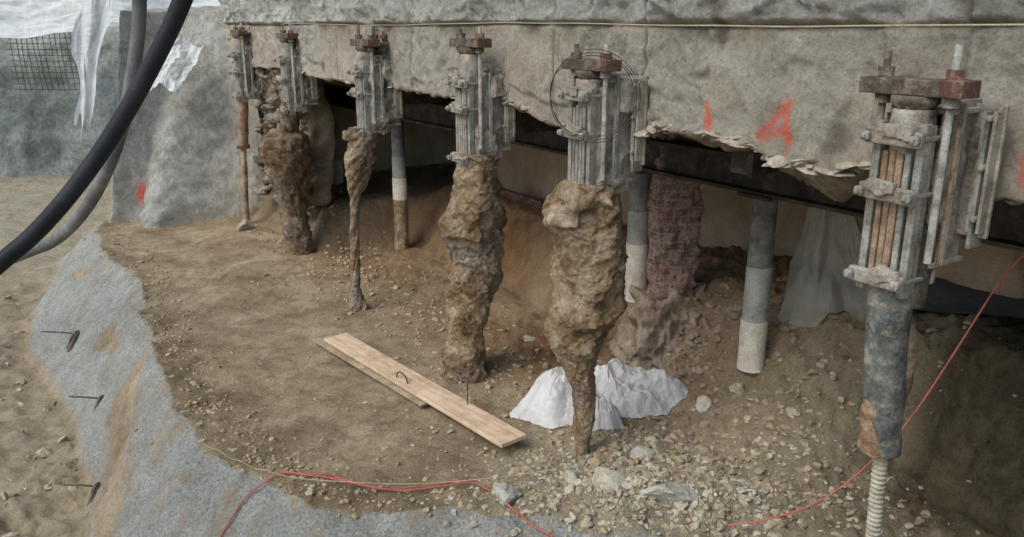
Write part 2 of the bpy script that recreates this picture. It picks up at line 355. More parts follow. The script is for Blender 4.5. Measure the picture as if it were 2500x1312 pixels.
ys=np.concatenate([np.arange(-3,4.5,.15),np.arange(4.5,8.4,.027),np.arange(8.4,14.5,.045),np.arange(14.5,28,.12)])
X,Y=np.meshgrid(xs,ys); H,S,O,G,DM=terrain(X,Y)
H[0,:]=-1.5;H[-1,:]=-1.5;H[:,0]=-1.5;H[:,-1]=-1.5
V=np.stack([X,Y,H],-1).reshape(-1,3); F=gridF(len(ys),len(xs))
fs=S.ravel()[F].mean(1)>.4
def sub(name,mask):
    f=F[mask]; u,inv=np.unique(f,return_inverse=True); f=inv.reshape(-1,4)
    return mesh_np(name,V[u],f,MT,attrs={'shot':S.ravel()[u],'orange':O.ravel()[u],'grey':G.ravel()[u],'shade_dark_soil':DM.ravel()[u]})
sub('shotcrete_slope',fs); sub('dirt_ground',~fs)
g=mesh_np('ground',[(-400,-400,-1.3),(400,-400,-1.3),(400,400,-1.3),(-400,400,-1.3)],[(0,1,2,3)],MT,attrs={'shot':[0]*4,'orange':[0]*4,'grey':[.6]*4,'shade_dark_soil':[0]*4})
# ---------------------------------------------------------------- building
B=empty('concrete_building',(0,0,0))
sv=np.arange(-9,10.9,.022)
zx=np.stack([sv,0*sv,0*sv],-1)
zb=np.interp(sv,[-9,-3,-2.1,-1.81,-1.45,-.97,-.45,-.1,.3,1.0,1.25,1.47,2.6,4.07,6.6,7.5,11],[2.55,2.56,2.60,2.55,2.57,2.63,2.70,2.62,2.54,2.59,2.66,2.71,2.69,2.695,2.70,2.72,2.75])
lr=.4+.7*sst(2.4,1.0,sv)
zb=zb+lr*(.03*fbm(zx,1.6,4,8)+.03*fbm(zx,7,4,11)+.016*np.round(3*fbm(zx,2.5,3,10))+.012*np.round(2.5*fbm(zx,9,2,12)))
def zbs(s0): return float(np.interp(s0,sv,zb))
K=55
SS=[];ZZ=[];TT=[];brk=[]
for z in np.arange(6.4,3.95,-.1): SS.append(sv);ZZ.append(0*sv+z);TT.append(0*sv);brk.append(0*sv)
for z in np.arange(3.95,3.63,-.02): SS.append(sv);ZZ.append(0*sv+z);TT.append(0*sv);brk.append(0*sv)
for k in range(K+1):
    q=k/K; SS.append(sv);ZZ.append(3.62*(1-q)+zb*q);TT.append(0*sv);brk.append(0*sv+sst(.965,1,q))
for k in range(1,28):
    t=.55*k/27; lob=.01+.19*np.exp(-((sv+1.75)/.26)**2)+.07*np.exp(-((sv+.9)/.3)**2)+.05*np.exp(-((sv-.6)/.3)**2)
    SS.append(sv);TT.append(0*sv+t);ZZ.append(zb-lob*math.sin(math.pi*min(1,t/.5))-.01+.12*(t/.55)**2);brk.append(0*sv+1)
SS.append(sv);TT.append(0*sv+.55);ZZ.append(0*sv+2.9);brk.append(0*sv+1)
SS=np.array(SS);ZZ=np.array(ZZ);TT=np.array(TT);brk=np.array(brk)
upm=sst(3.40,3.44,ZZ)*(1-brk)
Q=np.stack([SS,TT,ZZ],-1)
lowr=sst(-.1,.4,fbm(Q,.7,3,45)+.35*sst(1.0,-1.5,SS)*sst(2.9,3.2,ZZ))
out=.02*fbm(Q,1.2,4,40)+.014*fbm(Q,9,4,41)+upm*(.03+.06*fbm(Q,2.5,5,43)+.09*(ridged(Q,2.2,5,44)-.3)+.024*np.round(3*fbm(Q,3,3,48)))
patch=sst(.05,.09,fbm(Q*np.array([1,1,1.4]),1.1,5,46))*(1-brk)
out=out-.03*patch+patch*.018*fbm(Q,18,3,47)+lowr*(.026*fbm(Q,14,4,46)+.035*(ridged(Q,3.5,4,53)-.3))
groove=np.exp(-((ZZ-3.395-.01*np.sin(SS*1.3))/.014)**2)*(1-brk)
out=out-.035*groove
jt=0*SS
for s0 in (-4.6,-2.55,-.2,.87,3.5,5.6,7.6):
    jt=np.maximum(jt,np.exp(-((SS-s0-.01*fbm(Q,3,2,50))/.013)**2)*(1-brk))
crk=np.clip(ridged(Q*np.array([1,1,1.3]),.9,4,140)-.80,0,.1)*6*(1-brk)
out=out-.012*jt-.035*crk
dz=brk*(.04*fbm(Q,7,5,47)+.04*(ridged(Q,5,5,48)-.3)+.014*np.round(3*fbm(Q,6,3,52)))
Tt=TT-out; Zt=ZZ+dz*sst(0,.05,TT)
Tt=Tt+brk*.03*fbm(Q,6,4,49)*sst(0,.1,TT)
def stroke(a,b,r,soft=.02):
    a=np.array(a);b=np.array(b);e=b-a;q=np.clip(((SS-a[0])*e[0]+(ZZ-a[1])*e[1])/(e@e+1e-9),0,1)
    d=np.hypot(SS-a[0]-q*e[0],ZZ-a[1]-q*e[1])+.010*fbm(Q,18,3,70)
    return 1-sst(r,r+soft,d)
pt=np.maximum(stroke((-.86,2.89),(-.885,2.78),.018),.9*stroke((-.885,2.80),(-.885,2.74),.026))
for a,b,r,f_ in (((-1.50,2.94),(-1.34,2.73),.018,1),((-1.34,2.73),(-1.56,2.785),.014,1),((-1.50,2.94),(-1.545,2.72),.022,1),((-2.96,2.86),(-2.95,2.70),.06,1),((-1.53,2.72),(-1.53,2.64),.004,.5),((-.885,2.73),(-.885,2.66),.004,.5)):
    pt=np.maximum(pt,f_*stroke(a,b,r))
pt=np.maximum(pt,.35*stroke((9.5,3.1),(9.55,2.4),.05,.15)*sst(-.2,.3,fbm(Q,9,3,5)))
pt=np.clip(pt*(.85+.3*fbm(Q,30,3,71)),0,1)*(1-brk*.6)
VW=np.stack([W0[0]+dA[0]*SS+nI[0]*Tt,W0[1]+dA[1]*SS+nI[1]*Tt,Zt],-1)
mesh_np('foundation_wall',VW,gridF(SS.shape[0],SS.shape[1])[:,::-1],MW,B,attrs={'upper':np.clip(upm+.45*lowr*(1-brk),0,1),'broken':brk,'joint':np.clip(np.maximum(np.maximum(jt*.7,groove*.8),crk*1.2),0,.85),'paint':pt})
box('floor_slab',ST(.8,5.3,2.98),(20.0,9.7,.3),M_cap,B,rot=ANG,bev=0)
box('upper_mass',ST(.8,5.5,4.75),(20.0,9.3,3.2),M_int,B,rot=ANG,bev=0)
rough_block('inner_wall',ST(3.6,3.2,1.6),(9.0,.3,2.7),M_int,B,rot=ANG,amp=.05,res=.06,nscale=3)
rough_block('cross_wall',ST(-1.0,2.9,1.6),(1.5,.3,2.6),M_int,B,rot=ANG,amp=.09,res=.05,nscale=4)
rough_block('side_wall',ST(-5.2,4.9,1.5),(3.0,.3,2.7),M_dark,B,rot=ANG,amp=.03,res=.1,nscale=2)
rough_block('end_wall',ST(10.4,4.6,1.2),(.4,8,3.4),M_int,B,rot=ANG,amp=.03,res=.2,nscale=2)
rough_block('masonry_core',ST(8.75,.45,1.65),(2.3,.45,2.2),M_stone,B,rot=ANG,amp=.10,res=.05,nscale=3.2,rid=.8)
SB=empty('steel_needle_beam',(0,0,0))
for zc,h,w in ((2.34,.03,.26),(2.20,.25,.05),(2.06,.03,.26)):
    box('flange' if h<.1 else 'web',ST(2.2,1.34,zc),(15.5,w,h),M_dark,SB,rot=ANG,bev=0)
for s0 in (-.9,1.9,3.0,5.2):
    box('cross_beam',ST(s0,.95,2.50),(.2,1.2,.22),M_dark,SB,rot=ANG,bev=.004)
for (s0,zt,zb0,cut1,cut2) in ((-.33,2.05,.47,.93,1.42),(1.21,2.05,.68,1.28,1.62),(6.7,2.05,-.05,1.0,1.35),(9.33,2.05,.6,1.05,1.45)):
    x,y,_=ST(s0,1.34); E=empty('inner_support_pile',(x,y,0)); c1=cut1
    if s0>6 and s0<7:
        lathe('lower_pipe',[(zb0,.12,0,0),(.45,.11,0,0),(.78,.11,0,0)],M_crust2,E,n=24,amp=.02,step=.04)
        lathe('white_sleeve',[(.78,.113,0,0),(1.12,.113,0,0)],M_pwhite,E,n=28)
        lathe('pipe',[(1.12,.105,0,0),(1.45,.105,0,0)],M_pmid,E,n=28)
        lathe('upper_pipe',[(1.45,.10,0,0),(zt,.10,0,0)],M_pgrey,E,n=28)
    else:
        lathe('white_sleeve',[(zb0,.116,0,0),(c1,.116,0,0)],M_pwhite,E,n=28,amp=.003,step=.03)
        lathe('pipe',[(c1,.110,0,0),(cut2,.110,0,0)],M_pmid,E,n=28,amp=.003,step=.03)
        lathe('upper_pipe',[(cut2,.105,0,0),(zt,.105,0,0)],M_pgrey,E,n=28,amp=.003,step=.03)
    lathe('rod_in_pipe',[(zb0-.6,.03,0,0),(zb0+.02,.03,0,0)],M_steel,E,n=10)
    box('cap_plate',(0,0,zt-.012),(.34,.34,.03),M_dark,E,rot=ANG)
bx,by=1.60,7.96
BP=empty('brick_pier',(bx,by,0))
rough_block('shaft',(0,0,1.65),(.46,.44,2.0),M_brick,BP,rot=.12,amp=.05,res=.016,nscale=9,rid=.9)
rough_block('footing',(.02,-.05,.42),(1.12,.85,.82),M_foot,BP,rot=.2,amp=.15,res=.02,nscale=6,taper=.62,rid=.9)
rough_block('loose_brick',(.33,-.2,1.18),(.24,.12,.08),M_red,BP,rot=.2,amp=.01,res=.02,nscale=9)
# ---------------------------------------------------------------- outer piles
def bracket(E,x,y,ztop=3.12,seed=0,rot=0,near=False,rear=False):
    r_=np.random.default_rng(seed)
    ca,sa=math.cos(ANG+rot),math.sin(ANG+rot)
    def L(a,o,z=0): return (a*ca+o*sa, a*sa-o*ca, z)
    r=ANG+rot
    def bx_(n,a,o,z,s,m,**k):
        jr=r+r_.normal(0,.02); return box(n,L(a,o,z),s,m,E,rot=jr,**k)
    box('crosshead',L(-.04,0,ztop),(.44,.15,.075),M_darkd,E,rot=r)
    box('crosshead_end',L(.20,0,ztop+.001),(.11,.152,.079),M_red,E,rot=r)
    rods=[(-.17,0,M_darkd),(.17,0,M_steelg)]
    if rear:
        box('crosshead_rear',L(0,-.17,ztop-.03),(.40,.10,.06),M_darkd,E,rot=r); rods+=[(-.12,-.17,M_darkd),(.13,-.17,M_darkd)]
    for a,o,m in rods:
        p=L(a,o)
        zt_=ztop+.12+.08*r_.random()
        lathe('rod',[(2.30,.018,p[0],p[1]),(zt_,.018,p[0],p[1])],m,E,n=12)
        lathe('nut',[(ztop+.04,.042,p[0],p[1]),(ztop+.085,.042,p[0],p[1])],M_red if a>0 else M_darkd,E,n=6)
        lathe('nut',[(ztop-.085,.04,p[0],p[1]),(ztop-.04,.04,p[0],p[1])],M_steel,E,n=6)
    lathe('jack_head',[(ztop-.10,.075,0,0),(ztop-.075,.11,0,0),(ztop-.038,.11,0,0)],M_darkd,E,n=24)
    lathe('jack_body',[(2.2,.088,0,0),(2.86,.088,0,0),(2.9,.1,0,0),(ztop-.10,.1,0,0)],M_steel,E,n=28,amp=.010,step=.025,nscale=20)
    for i,a in enumerate((-.058,-.02,.02,.058)):
        bx_('sleeve_rib',a,.085,2.52+.01*r_.normal(),(.03,.03,.60),M_rust if near and i!=3 else (M_steel,M_steelg)[i%2],bev=.006)
    for a in (-.11,.11):
        bx_('guide_angle',a,.07,2.54,(.04,.05,.84),M_steelg,bev=.005)
        bx_('guide_angle_web',a*1.05,.035,2.54,(.012,.09,.82),M_steel,bev=.003)
    for z in (2.90,2.63,2.20):
        z=z+r_.normal(0,.015)
        tilt=r_.normal(0,.03)
        box('clamp_bar',L(0,.135,z),(.29,.04,.075),M_steel,E,rot=r,ry=tilt,bev=.01)
        box('clamp_bar_rear',L(0,-.125,z),(.29,.035,.075),M_steel,E,rot=r,bev=.008)
        for a in (-.125,.125):
            bx_('clamp_bolt',a,.03,z,(.022,.34,.022),M_steelg,bev=.006)
            bx_('clamp_nut',a,.172,z,(.045,.035,.045),M_steelg,bev=.012)
        rough_block('clamp_mortar',L(-.05+.1*r_.random(),.15,z+.03),(.16,.05,.06),M_steel,E,rot=r,amp=.03,res=.015,nscale=18,seed=seed)
    for a in (-.12,.12):
        bx_('side_plate',a,-.20,2.66,(.02,.30,.80),M_steel,bev=.003)
        bx_('side_flange',a*1.3,-.12,2.66,(.05,.02,.78),M_steel,bev=.003)
        bx_('gusset',a*1.9,-.28,2.66,(.02,.10,.62),M_steelg,bev=.003)
    for a in (-.19,-.04,.04,.17):
        p=L(a,-.10)
        lathe('tie_rod',[(2.22+.1*r_.random(),.010,p[0],p[1]),(2.98,.010,p[0],p[1])],M_rust if (near and a>.1) else M_steelg,E,n=8)
    bx_('back_plate',0,-.30,2.72,(.56,.02,.64),M_steel,bev=.003)
    bx_('seat_plate',0,-.20,3.01,(.32,.28,.025),M_steel,bev=.004)
    bx_('seat_plate_low',0,-.20,2.27,(.32,.28,.025),M_steel,bev=.004)
    for a in (-.26,-.21,.21,.26):
        bx_('stiffener',a,-.265,2.72,(.016,.07,.58),M_steel,bev=.003)
    for z in (2.5,2.75,2.98):
        for a in (-.24,.24):
            bx_('anchor_bolt',a,-.26,z,(.03,.12,.03),M_steelg,bev=.01)
    if near:
        rough_block('mortar_splash',L(.10,-.17,2.62),(.08,.18,.66),M_steel,E,rot=r,amp=.03,res=.018,nscale=12,seed=seed)
    else:
        rough_block('mortar_splash',L(.03,-.12,2.60),(.24,.28,.74),M_steel,E,rot=r,amp=.06,res=.022,nscale=9,seed=seed)
        rough_block('mortar_lump',L(.0,-.12,2.32),(.32,.26,.28),M_steel,E,rot=r,amp=.08,res=.022,nscale=9,seed=seed+4)
        rough_block('mortar_lump',L(.16,-.22,2.9),(.14,.18,.26),M_steel,E,rot=r,amp=.07,res=.022,nscale=9,seed=seed+9)
def rel(prof,x,y): return [(z,r,cx-x,0) for z,r,cx in prof]
x,y=1.90,3.92; E=empty('jacked_micropile',(x,y,0)); bracket(E,x,y,3.12,1,0,True)
lathe('casing_pipe',[(2.2,.10,0,0),(2.05,.105,0.01,0),(1.7,.10,.03,0),(1.22,.098,.075,0)],M_blue,E,n=36,amp=.010,step=.015,nscale=10)
lathe('grout_skin',[(1.95,.04,.10,.0),(1.8,.065,.12,.0),(1.6,.05,.14,0),(1.45,.03,.13,0)],M_crust2,E,n=40,amp=.04,step=.015,nscale=12)
lathe('rust_sleeve',[(1.60,.02,-.02,-.01),(1.47,.06,.0,-.01),(1.25,.085,.04,-.01),(1.21,.085,.045,-.01)],M_rust,E,n=40,amp=.03,step=.012,nscale=16)
pr=[]; z=1.25
while z>-.2:
    c=.075+.04*(1.25-z)
    pr+= [(z,.030,c,0),(z-.006,.040,c,0),(z-.017,.040,c,0),(z-.023,.030,c,0)]; z-=.029
lathe('threaded_bar',pr,M_coil,E,n=20)
lathe('dark_inner_casing',[(2.48,.07,.12,-.02),(2.05,.07,.10,-.02)],M_blue,E,n=24)
x,y=.57,6.1; E=empty('jacked_micropile',(x,y,0)); bracket(E,x,y,3.12,2)
p2=[(2.27,.17,.563),(2.21,.20,.563),(2.02,.245,.537),(1.77,.235,.59),(1.5,.235,.591),(1.3,.27,.575),(1.127,.235,.50),(.917,.215,.492),(.737,.14,.535),(.56,.085,.589),(.376,.07,.594),(.1,.058,.575),(-.1,.065,.57)]
lathe('grout_and_soil_crust',rel(p2,x,y),M_crust,E,n=170,amp=.038,step=.008,nscale=5,seed=3,rid=.05)
rough_block('grout_collar',(-.18,-.12,2.03),(.22,.2,.14),M_peb,E,amp=.05,res=.015,nscale=9)
rough_block('grout_knob',(-.02,-.05,2.16),(.38,.36,.14),M_crust,E,amp=.09,res=.015,nscale=9,seed=8)
x,y=-.38,7.7; E=empty('jacked_micropile',(x,y,0)); bracket(E,x,y,3.24,3)
p3=[(2.24,.16,-.33),(2.12,.18,-.31),(1.94,.20,-.325),(1.75,.235,-.35),(1.58,.275,-.379),(1.34,.25,-.379),(1.09,.235,-.362),(.79,.225,-.417),(.6,.205,-.46),(.486,.185,-.49),(.266,.215,-.49),(.02,.25,-.51),(-.1,.26,-.51)]
lathe('grout_and_soil_crust',rel(p3,x,y),M_crust2,E,n=150,amp=.038,step=.01,nscale=5,seed=13,rid=.05)
x,y=-1.68,9.7; E=empty('jacked_micropile',(x,y,0)); bracket(E,x,y,3.2,4,rear=True)
p4=[(2.24,.15,-1.75),(2.05,.17,-1.78),(1.81,.14,-1.82),(1.56,.10,-1.87),(1.41,.062,-1.89),(.9,.05,-1.92),(.27,.052,-1.947),(.15,.08,-1.94),(.02,.13,-1.935),(-.1,.17,-1.935)]
lathe('grout_and_soil_crust',rel(p4,x,y),M_crust2,E,n=90,amp=.035,step=.014,nscale=8,seed=23,rid=.03)
rough_block('grout_ledge',(-.12,-.02,2.16),(.36,.3,.10),M_crust,E,amp=.07,res=.02,nscale=8)
x,y=-3.25,12.3; E=empty('jacked_micropile',(x,y,0)); bracket(E,x,y,3.24,5,rear=True)
p5=[(2.3,.12,-3.3),(1.85,.14,-3.33),(1.80,.34,-3.39),(1.6,.36,-3.39),(1.38,.31,-3.38),(1.06,.26,-3.38),(.62,.21,-3.35),(.1,.21,-3.31),(-.1,.26,-3.31)]
lathe('grout_and_soil_crust',rel(p5,x,y),M_crust3,E,n=90,amp=.05,step=.018,nscale=5,seed=33,rid=.04)
x,y=-4.55,14.2; E=empty('jacked_micropile',(x,y,0)); bracket(E,x,y,3.27,6,rear=True)
lathe('rust_casing',[(2.3,.09,-.03,0),(1.38,.09,-.1,0)],M_rust,E,n=24,amp=.01,step=.05)
lathe('collar',[(1.40,.11,-.1,0),(1.34,.11,-.1,0)],M_rust,E,n=24)
lathe('bar',[(1.36,.045,-.1,0),(.6,.05,-.14,0),(-.1,.06,-.18,0)],M_crust2,E,n=20,amp=.02,step=.05)
WC=empty('wire_coil',(.55,5.93,2.92))
for i in range(3):
    R=.29+.014*i; pts=[]
    for k in range(20):
        a=2*math.pi*k/20; pts.append(((R+.012*math.sin(3*a+i))*math.cos(a)+.012*i,.015*i+.03*math.sin(2*a+i)-.16,(R+.01*math.cos(2*a+i))*math.sin(a)))
    tube('loop',pts,.0028,M_wire,WC,2,True)
# ---------------------------------------------------------------- retaining wall (far left)
nb=220; nr=150
base_=np.array([(-4.5,14.8),(-5.1,14.6),(-5.9,14.35),(-6.6,14.6),(-7.15,14.2),(-7.7,15.5),(-8.6,19),(-9,27)])
top_=np.array([(-4.5,14.7),(-5.1,15.3),(-5.7,15.6),(-6.3,15.6),(-6.85,15.0),(-7.2,16.2),(-8.0,19),(-8.4,27)])
def resamp(p):
    w=np.linspace(0,1,nb)**1.4*(len(p)-1)
    return np.stack([np.interp(w,np.arange(len(p)),p[:,0]),np.interp(w,np.arange(len(p)),p[:,1])],1)
ba=resamp(base_); tp=resamp(top_)
P=np.zeros((nr,nb,3))
for i in range(nr):
    if i<130:
        q=i/129; z=-1.3+q*(3.62+1.3); w=np.clip((z+.1)/3.7,0,1)**.8
        P[i,:,:2]=ba*(1-w)+tp*w; P[i,:,2]=z
    else:
        q=(i-129)/20; P[i,:,:2]=tp*(1-q)+np.array([-4.0,27])*q; P[i,:,2]=3.62+.5*q
q=fbm(P,.9,5,80)*.2+fbm(P,5,5,81)*.06+.06*(ridged(P*np.array([1,1,.35]),1.6,4,83)-.3)
bt=np.exp(-((P[...,0]+5.75-.12*(P[...,2]-3))/.42)**2)*np.clip(1-P[...,2]/3.4,0,1)**.8
q=q+.75*bt*(1+.5*fbm(P,2.5,5,86))+.08*bt*ridged(P*np.array([1,1,.3]),3,4,87)
P[...,1]-=q*.8; P[...,0]-=q*.35
P[125:,:,2]+=.12*fbm(P[125:],1.5,4,82)
upA=np.clip(1.1+.5*fbm(P,.8,3,90)-.7*sst(-5.6,-4.8,P[...,0]),0,1)
pk=1-sst(.05,.11,np.hypot(P[...,0]+6.72,(P[...,2]-.46)*.42)+.05*fbm(P,7,3,91))
pk=pk*(P[...,1]<16)*.9
mesh_np('shotcrete_retaining_wall',P,gridF(nr,nb),MW,attrs={'upper':upA,'broken':np.clip(.35-1.1*P[...,2]+.5*fbm(P,3,4,94),0,.7),'joint':np.clip(.6*ridged(P*np.array([1,1,.25]),1.2,3,93)-.44,0,.55),'paint':pk})
xx=np.linspace(-42,-4,360); zz=np.linspace(-1.4,9,120)
A,Bz=np.meshgrid(xx,zz); P=np.stack([A,25.5+.35*np.clip(Bz,0,9)+0*A,Bz],-1)
P[...,1]+=.9*fbm(P,.35,5,100)+.35*(ridged(P*np.array([1,1,.6]),.8,5,101)-.3)
mesh_np('excavation_face',P,gridF(120,360),M_bg)
def cloth(name,c4,mat,nu=50,nv=50,amp=.06,fold=8,seed=0,sag=0,edge=.06):
    c=[np.array(q,float) for q in c4]; u,v=np.meshgrid(np.linspace(0,1,nu),np.linspace(0,1,nv))
    uu=u+edge*fbm(np.stack([v*4,u*0,u*0+seed],-1),1,3,seed)*(1); vv=v+edge*fbm(np.stack([u*4,v*0,u*0+seed],-1),1,3,seed+1)
    P=((1-uu)*(1-vv))[...,None]*c[0]+(uu*(1-vv))[...,None]*c[1]+(uu*vv)[...,None]*c[2]+((1-uu)*vv)[...,None]*c[3]
    n=np.cross(c[1]-c[0],c[3]-c[0]); n/=np.linalg.norm(n)
    k=amp*(np.sin(uu*fold+3*fbm(np.stack([u*2,v*2,0*u],-1),1,3,seed+2))+1.2*ridged(np.stack([u*3,v*2,0*u],-1),1,4,seed+3))
    P=P+n*k[...,None]; P[...,2]-=sag*4*u*(1-u)
    return mesh_np(name,P,gridF(nv,nu),mat)
cloth('plastic_sheet',[(-22,25.0,4.6),(-8.2,24.2,4.4),(-8.6,23.0,3.25),(-22,24.0,3.3)],M_sheet,120,50,.35,14,1)
cloth('hanging_plastic_sheet',[(-7.35,14.7,4.3),(-6.7,14.7,4.3),(-7.15,14.0,1.85),(-7.4,14.0,1.65)],M_sheet,40,90,.04,9,5,edge=.25)
cloth('white_cloth',[(-6.1,14.7,3.15),(-5.35,14.6,3.05),(-5.65,14.1,2.3),(-6.25,14.15,2.45)],M_sheet,60,60,.06,9,9,edge=.18)
cloth('clear_plastic_film',[(2.58,6.85,2.2),(2.70,6.8,2.2),(3.20,6.55,.97),(2.34,7.0,.88)],M_film,90,90,.06,11,12,edge=.14)
cloth('dark_groundsheet',[(3.1,6.45,1.16),(5.2,5.2,1.18),(6.2,6.4,1.3),(3.9,8.0,1.35)],M_dsheet,50,50,.03,6,15)
RM=empty('rebar_mesh',(-13,24.2,0))
for i in range(13): tube('bar',[(-1.3+i*.16,0+.05*math.sin(i),3.25),(-1.3+i*.16+.05*math.sin(i*2),.0,2.4),(-1.25+i*.16,.05,1.55)],.010,M_wire,RM,1)
for i in range(11): tube('bar',[(-1.4,0,3.2-i*.16),(0,.06,3.17-i*.16),(.9,0,3.2-i*.16)],.010,M_wire,RM,1)
tube('concrete_pump_hose',[(-1.0,5.2,8),(-1.35,5.2,5.6),(-1.75,5.3,4.1),(-2.02,5.3,3.54),(-2.23,5.3,3.20),(-2.49,5.3,2.82),(-2.76,5.2,2.44),(-3.05,5.1,2.115),(-3.25,5.0,1.95),(-3.9,4.8,1.4),(-5,4.6,.1),(-6,4.5,-1.0),(-8,4.8,-1.12)],.056,M_hose,None,8)
tube('air_hose',[(-3.2,8,8),(-3.35,8,5),(-3.44,8,3.62),(-3.57,8,3.06),(-3.74,8,2.53),(-3.94,8,2.09),(-4.39,8.3,1.57),(-5.05,8.8,1.09),(-5.81,9.5,.78),(-6.9,10.4,.3),(-8.2,11.2,-.6),(-9.5,12,-1.1),(-11,12.6,-1.1)],.064,M_hose2,None,8)
def on(pts,dz=.015): return [(a,b,TZ(a,b)+dz) for a,b in pts]
def dens(p,n=5):
    r=[]
    for (a,b),(c,d) in zip(p[:-1],p[1:]):
        for k in range(n): r.append((a+(c-a)*k/n,b+(d-b)*k/n))
    r.append(p[-1]); return r
tube('red_cable',on(dens([(-2.2,4.9),(-2.25,5.25),(-2.07,5.54),(-1.83,5.7),(-1.44,5.67),(-1.1,5.54),(-.745,5.46),(-.283,5.54),(0,5.2),(.25,4.97),(.37,4.85),(.6,4.6)],3),.035),.007,M_redc,None,3)
tube('red_cable',on(dens([(-1.83,5.72),(-1.5,5.62),(-1.1,5.50),(-.7,5.50),(-.3,5.58)],3),.04),.006,M_redc,None,3)
tube('red_cable',[(3.4,4.2,3.0),(2.9,4.5,2.2),(2.66,4.55,1.55),(2.47,4.6,1.04),(2.32,4.7,.70),(2.1,4.8,.36),(1.8,4.92,.12),(1.5,4.95,.06)],.006,M_redc,None,3)
tube('string_line',on(dens([(-2.75,6.35),(-2.3,5.95),(-1.83,5.68)],4),.03)+[(-1.5,5.5,.08),(-.5,5.42,.08),(.3,5.42,.22)],.0035,M_str,None,2)
tube('wall_cable',[ST(s0,-.07,3.40+.012*math.sin(s0*1.1)+.004*math.sin(s0*5)) for s0 in np.arange(-8,7.8,.5)],.005,M_str,None,2)
PL=empty('wooden_plank',(0,0,0))
def plank(n,a,b,w,th,z0,z1,mat):
    a=np.array(a);b=np.array(b);c=(a+b)/2;L=np.linalg.norm(b-a); an=math.atan2(b[1]-a[1],b[0]-a[0])
    return box(n,(c[0],c[1],(z0+z1)/2+th/2),(L,w,th),mat,PL,rot=an,bev=.004,ry=-math.atan2(z1-z0,L))
plank('board',(-1.95,8.45),(.02,6.07),.27,.035,.075,.085,M_wood)
plank('lower_board',(-2.12,8.52),(-.75,6.90),.22,.022,.04,.04,M_clod)
tube('bent_nail',[(-1.12,7.32,.10),(-1.12,7.32,.17),(-1.07,7.28,.19),(-1.0,7.2,.16),(-1.0,7.17,.12)],.007,M_wire,PL,2)
tube('steel_pin',[(-.40,6.72,.05),(-.40,6.72,.38)],.005,M_wire,PL,2)
def bag(name,cx,cy,rx,ry,h,seed,px=0,py=0):
    n=200;m=80; a=np.linspace(0,2*np.pi,n,endpoint=False); r=np.linspace(0.0,1,m)
    A,R=np.meshgrid(a,r); rim=1+.38*fbm(np.stack([np.cos(A)*1.6,np.sin(A)*1.6,0*A+seed],-1),1,4,seed)
    sh=(1-R)
    X=cx+px*sh+rx*R*rim*np.cos(A); Yy=cy+py*sh+ry*R*rim*np.sin(A)
    T=terrain(X,Yy)[0]
    q=np.stack([np.cos(A)*1.6,np.sin(A)*1.6,R*1.5],-1)
    f=ridged(q,1.1,4,seed+2)
    q2=np.stack([X,Yy,0*X],-1); q3=q2@np.array([[1,.6,0],[-.6,1,0],[0,0,1]])*np.array([1,.45,1])
    fl=fbm(q2,3.2,3,seed+30)
    z=h*(1-R**1.5)*(1+.6*fl)+.06*f*np.sin(np.pi*R)+.055*(ridged(q3,3.2,3,seed+6)-.2)*np.clip((1-R)*6,0,1)
    Z=T+.012+np.maximum(z,0)
    return mesh_np(name,np.stack([X,Yy,Z],-1),gridF(m,n,True),M_bag)
bag('plastic_bag',.42,6.78,.42,.25,.40,2,.1,.12)
bag('plastic_bag',1.08,6.95,.48,.30,.46,7,-.20,.05)
bag('plastic_bag',.76,6.55,.22,.16,.20,11)
# ---------------------------------------------------------------- stones
def stones(name,pts,sizes,mat,flat=.7,seed=0,sink=.25,parent=None,sub_=2):
    import bmesh
    bm=bmesh.new(); bmesh.ops.create_icosphere(bm,subdivisions=sub_,radius=1); bv=np.array([v.co[:] for v in bm.verts]); bf=np.array([[v.index for v in f.verts] for f in bm.faces]); bm.free()
    r=np.random.default_rng(seed); VV=[];FF=[];n=0
    for (x,y,z),s in zip(pts,sizes):
        v=bv.copy()
        for k in range(8):
            d=r.normal(size=3); d/=np.linalg.norm(d); c=r.uniform(.4,.85); q=v@d; m=q>c; v[m]-=np.outer(q[m]-c,d)
        v+=r.normal(0,.03,v.shape)
        v*=np.array([r.uniform(.6,1.4),r.uniform(.6,1.2),flat*r.uniform(.5,1.3)])*s
        a=r.uniform(0,6.28);tl=r.uniform(-.6,.6); R=np.array([[math.cos(a),-math.sin(a),0],[math.sin(a),math.cos(a),0],[0,0,1]]); R2=np.array([[1,0,0],[0,math.cos(tl),-math.sin(tl)],[0,math.sin(tl),math.cos(tl)]])
        v=v@(R@R2).T+np.array([x,y,z+s*flat*(1-sink*2)*.6]); VV.append(v);FF.append(bf+n);n+=len(v)
    return mesh_np(name,np.vstack(VV),np.vstack(FF),mat,smooth=False,parent=parent)
def scat(n,fx,smin,smax,pw=3):
    x,y=fx(n); z=terrain(x,y)[0]
    s=smin+(smax-smin)*rng.random(n)**pw
    return list(zip(x,y,z)),s
p,s=scat(3400,lambda n:(rng.normal(1.15,.62,n),rng.normal(5.45,.38,n)),.007,.045,4); stones('rubble',p,s,M_rock,.7,1,.55)
p,s=scat(2800,lambda n:(rng.normal(1.3,.8,n),rng.normal(5.6,.5,n)),.006,.045,4); stones('rubble_clods',p,s,M_clod,.7,11,.55)
p,s=scat(1500,lambda n:(rng.normal(1.9,.7,n),rng.normal(6.5,.7,n)),.008,.055,4); stones('rubble_under_wall',p,s,M_foot,.7,2,.5)
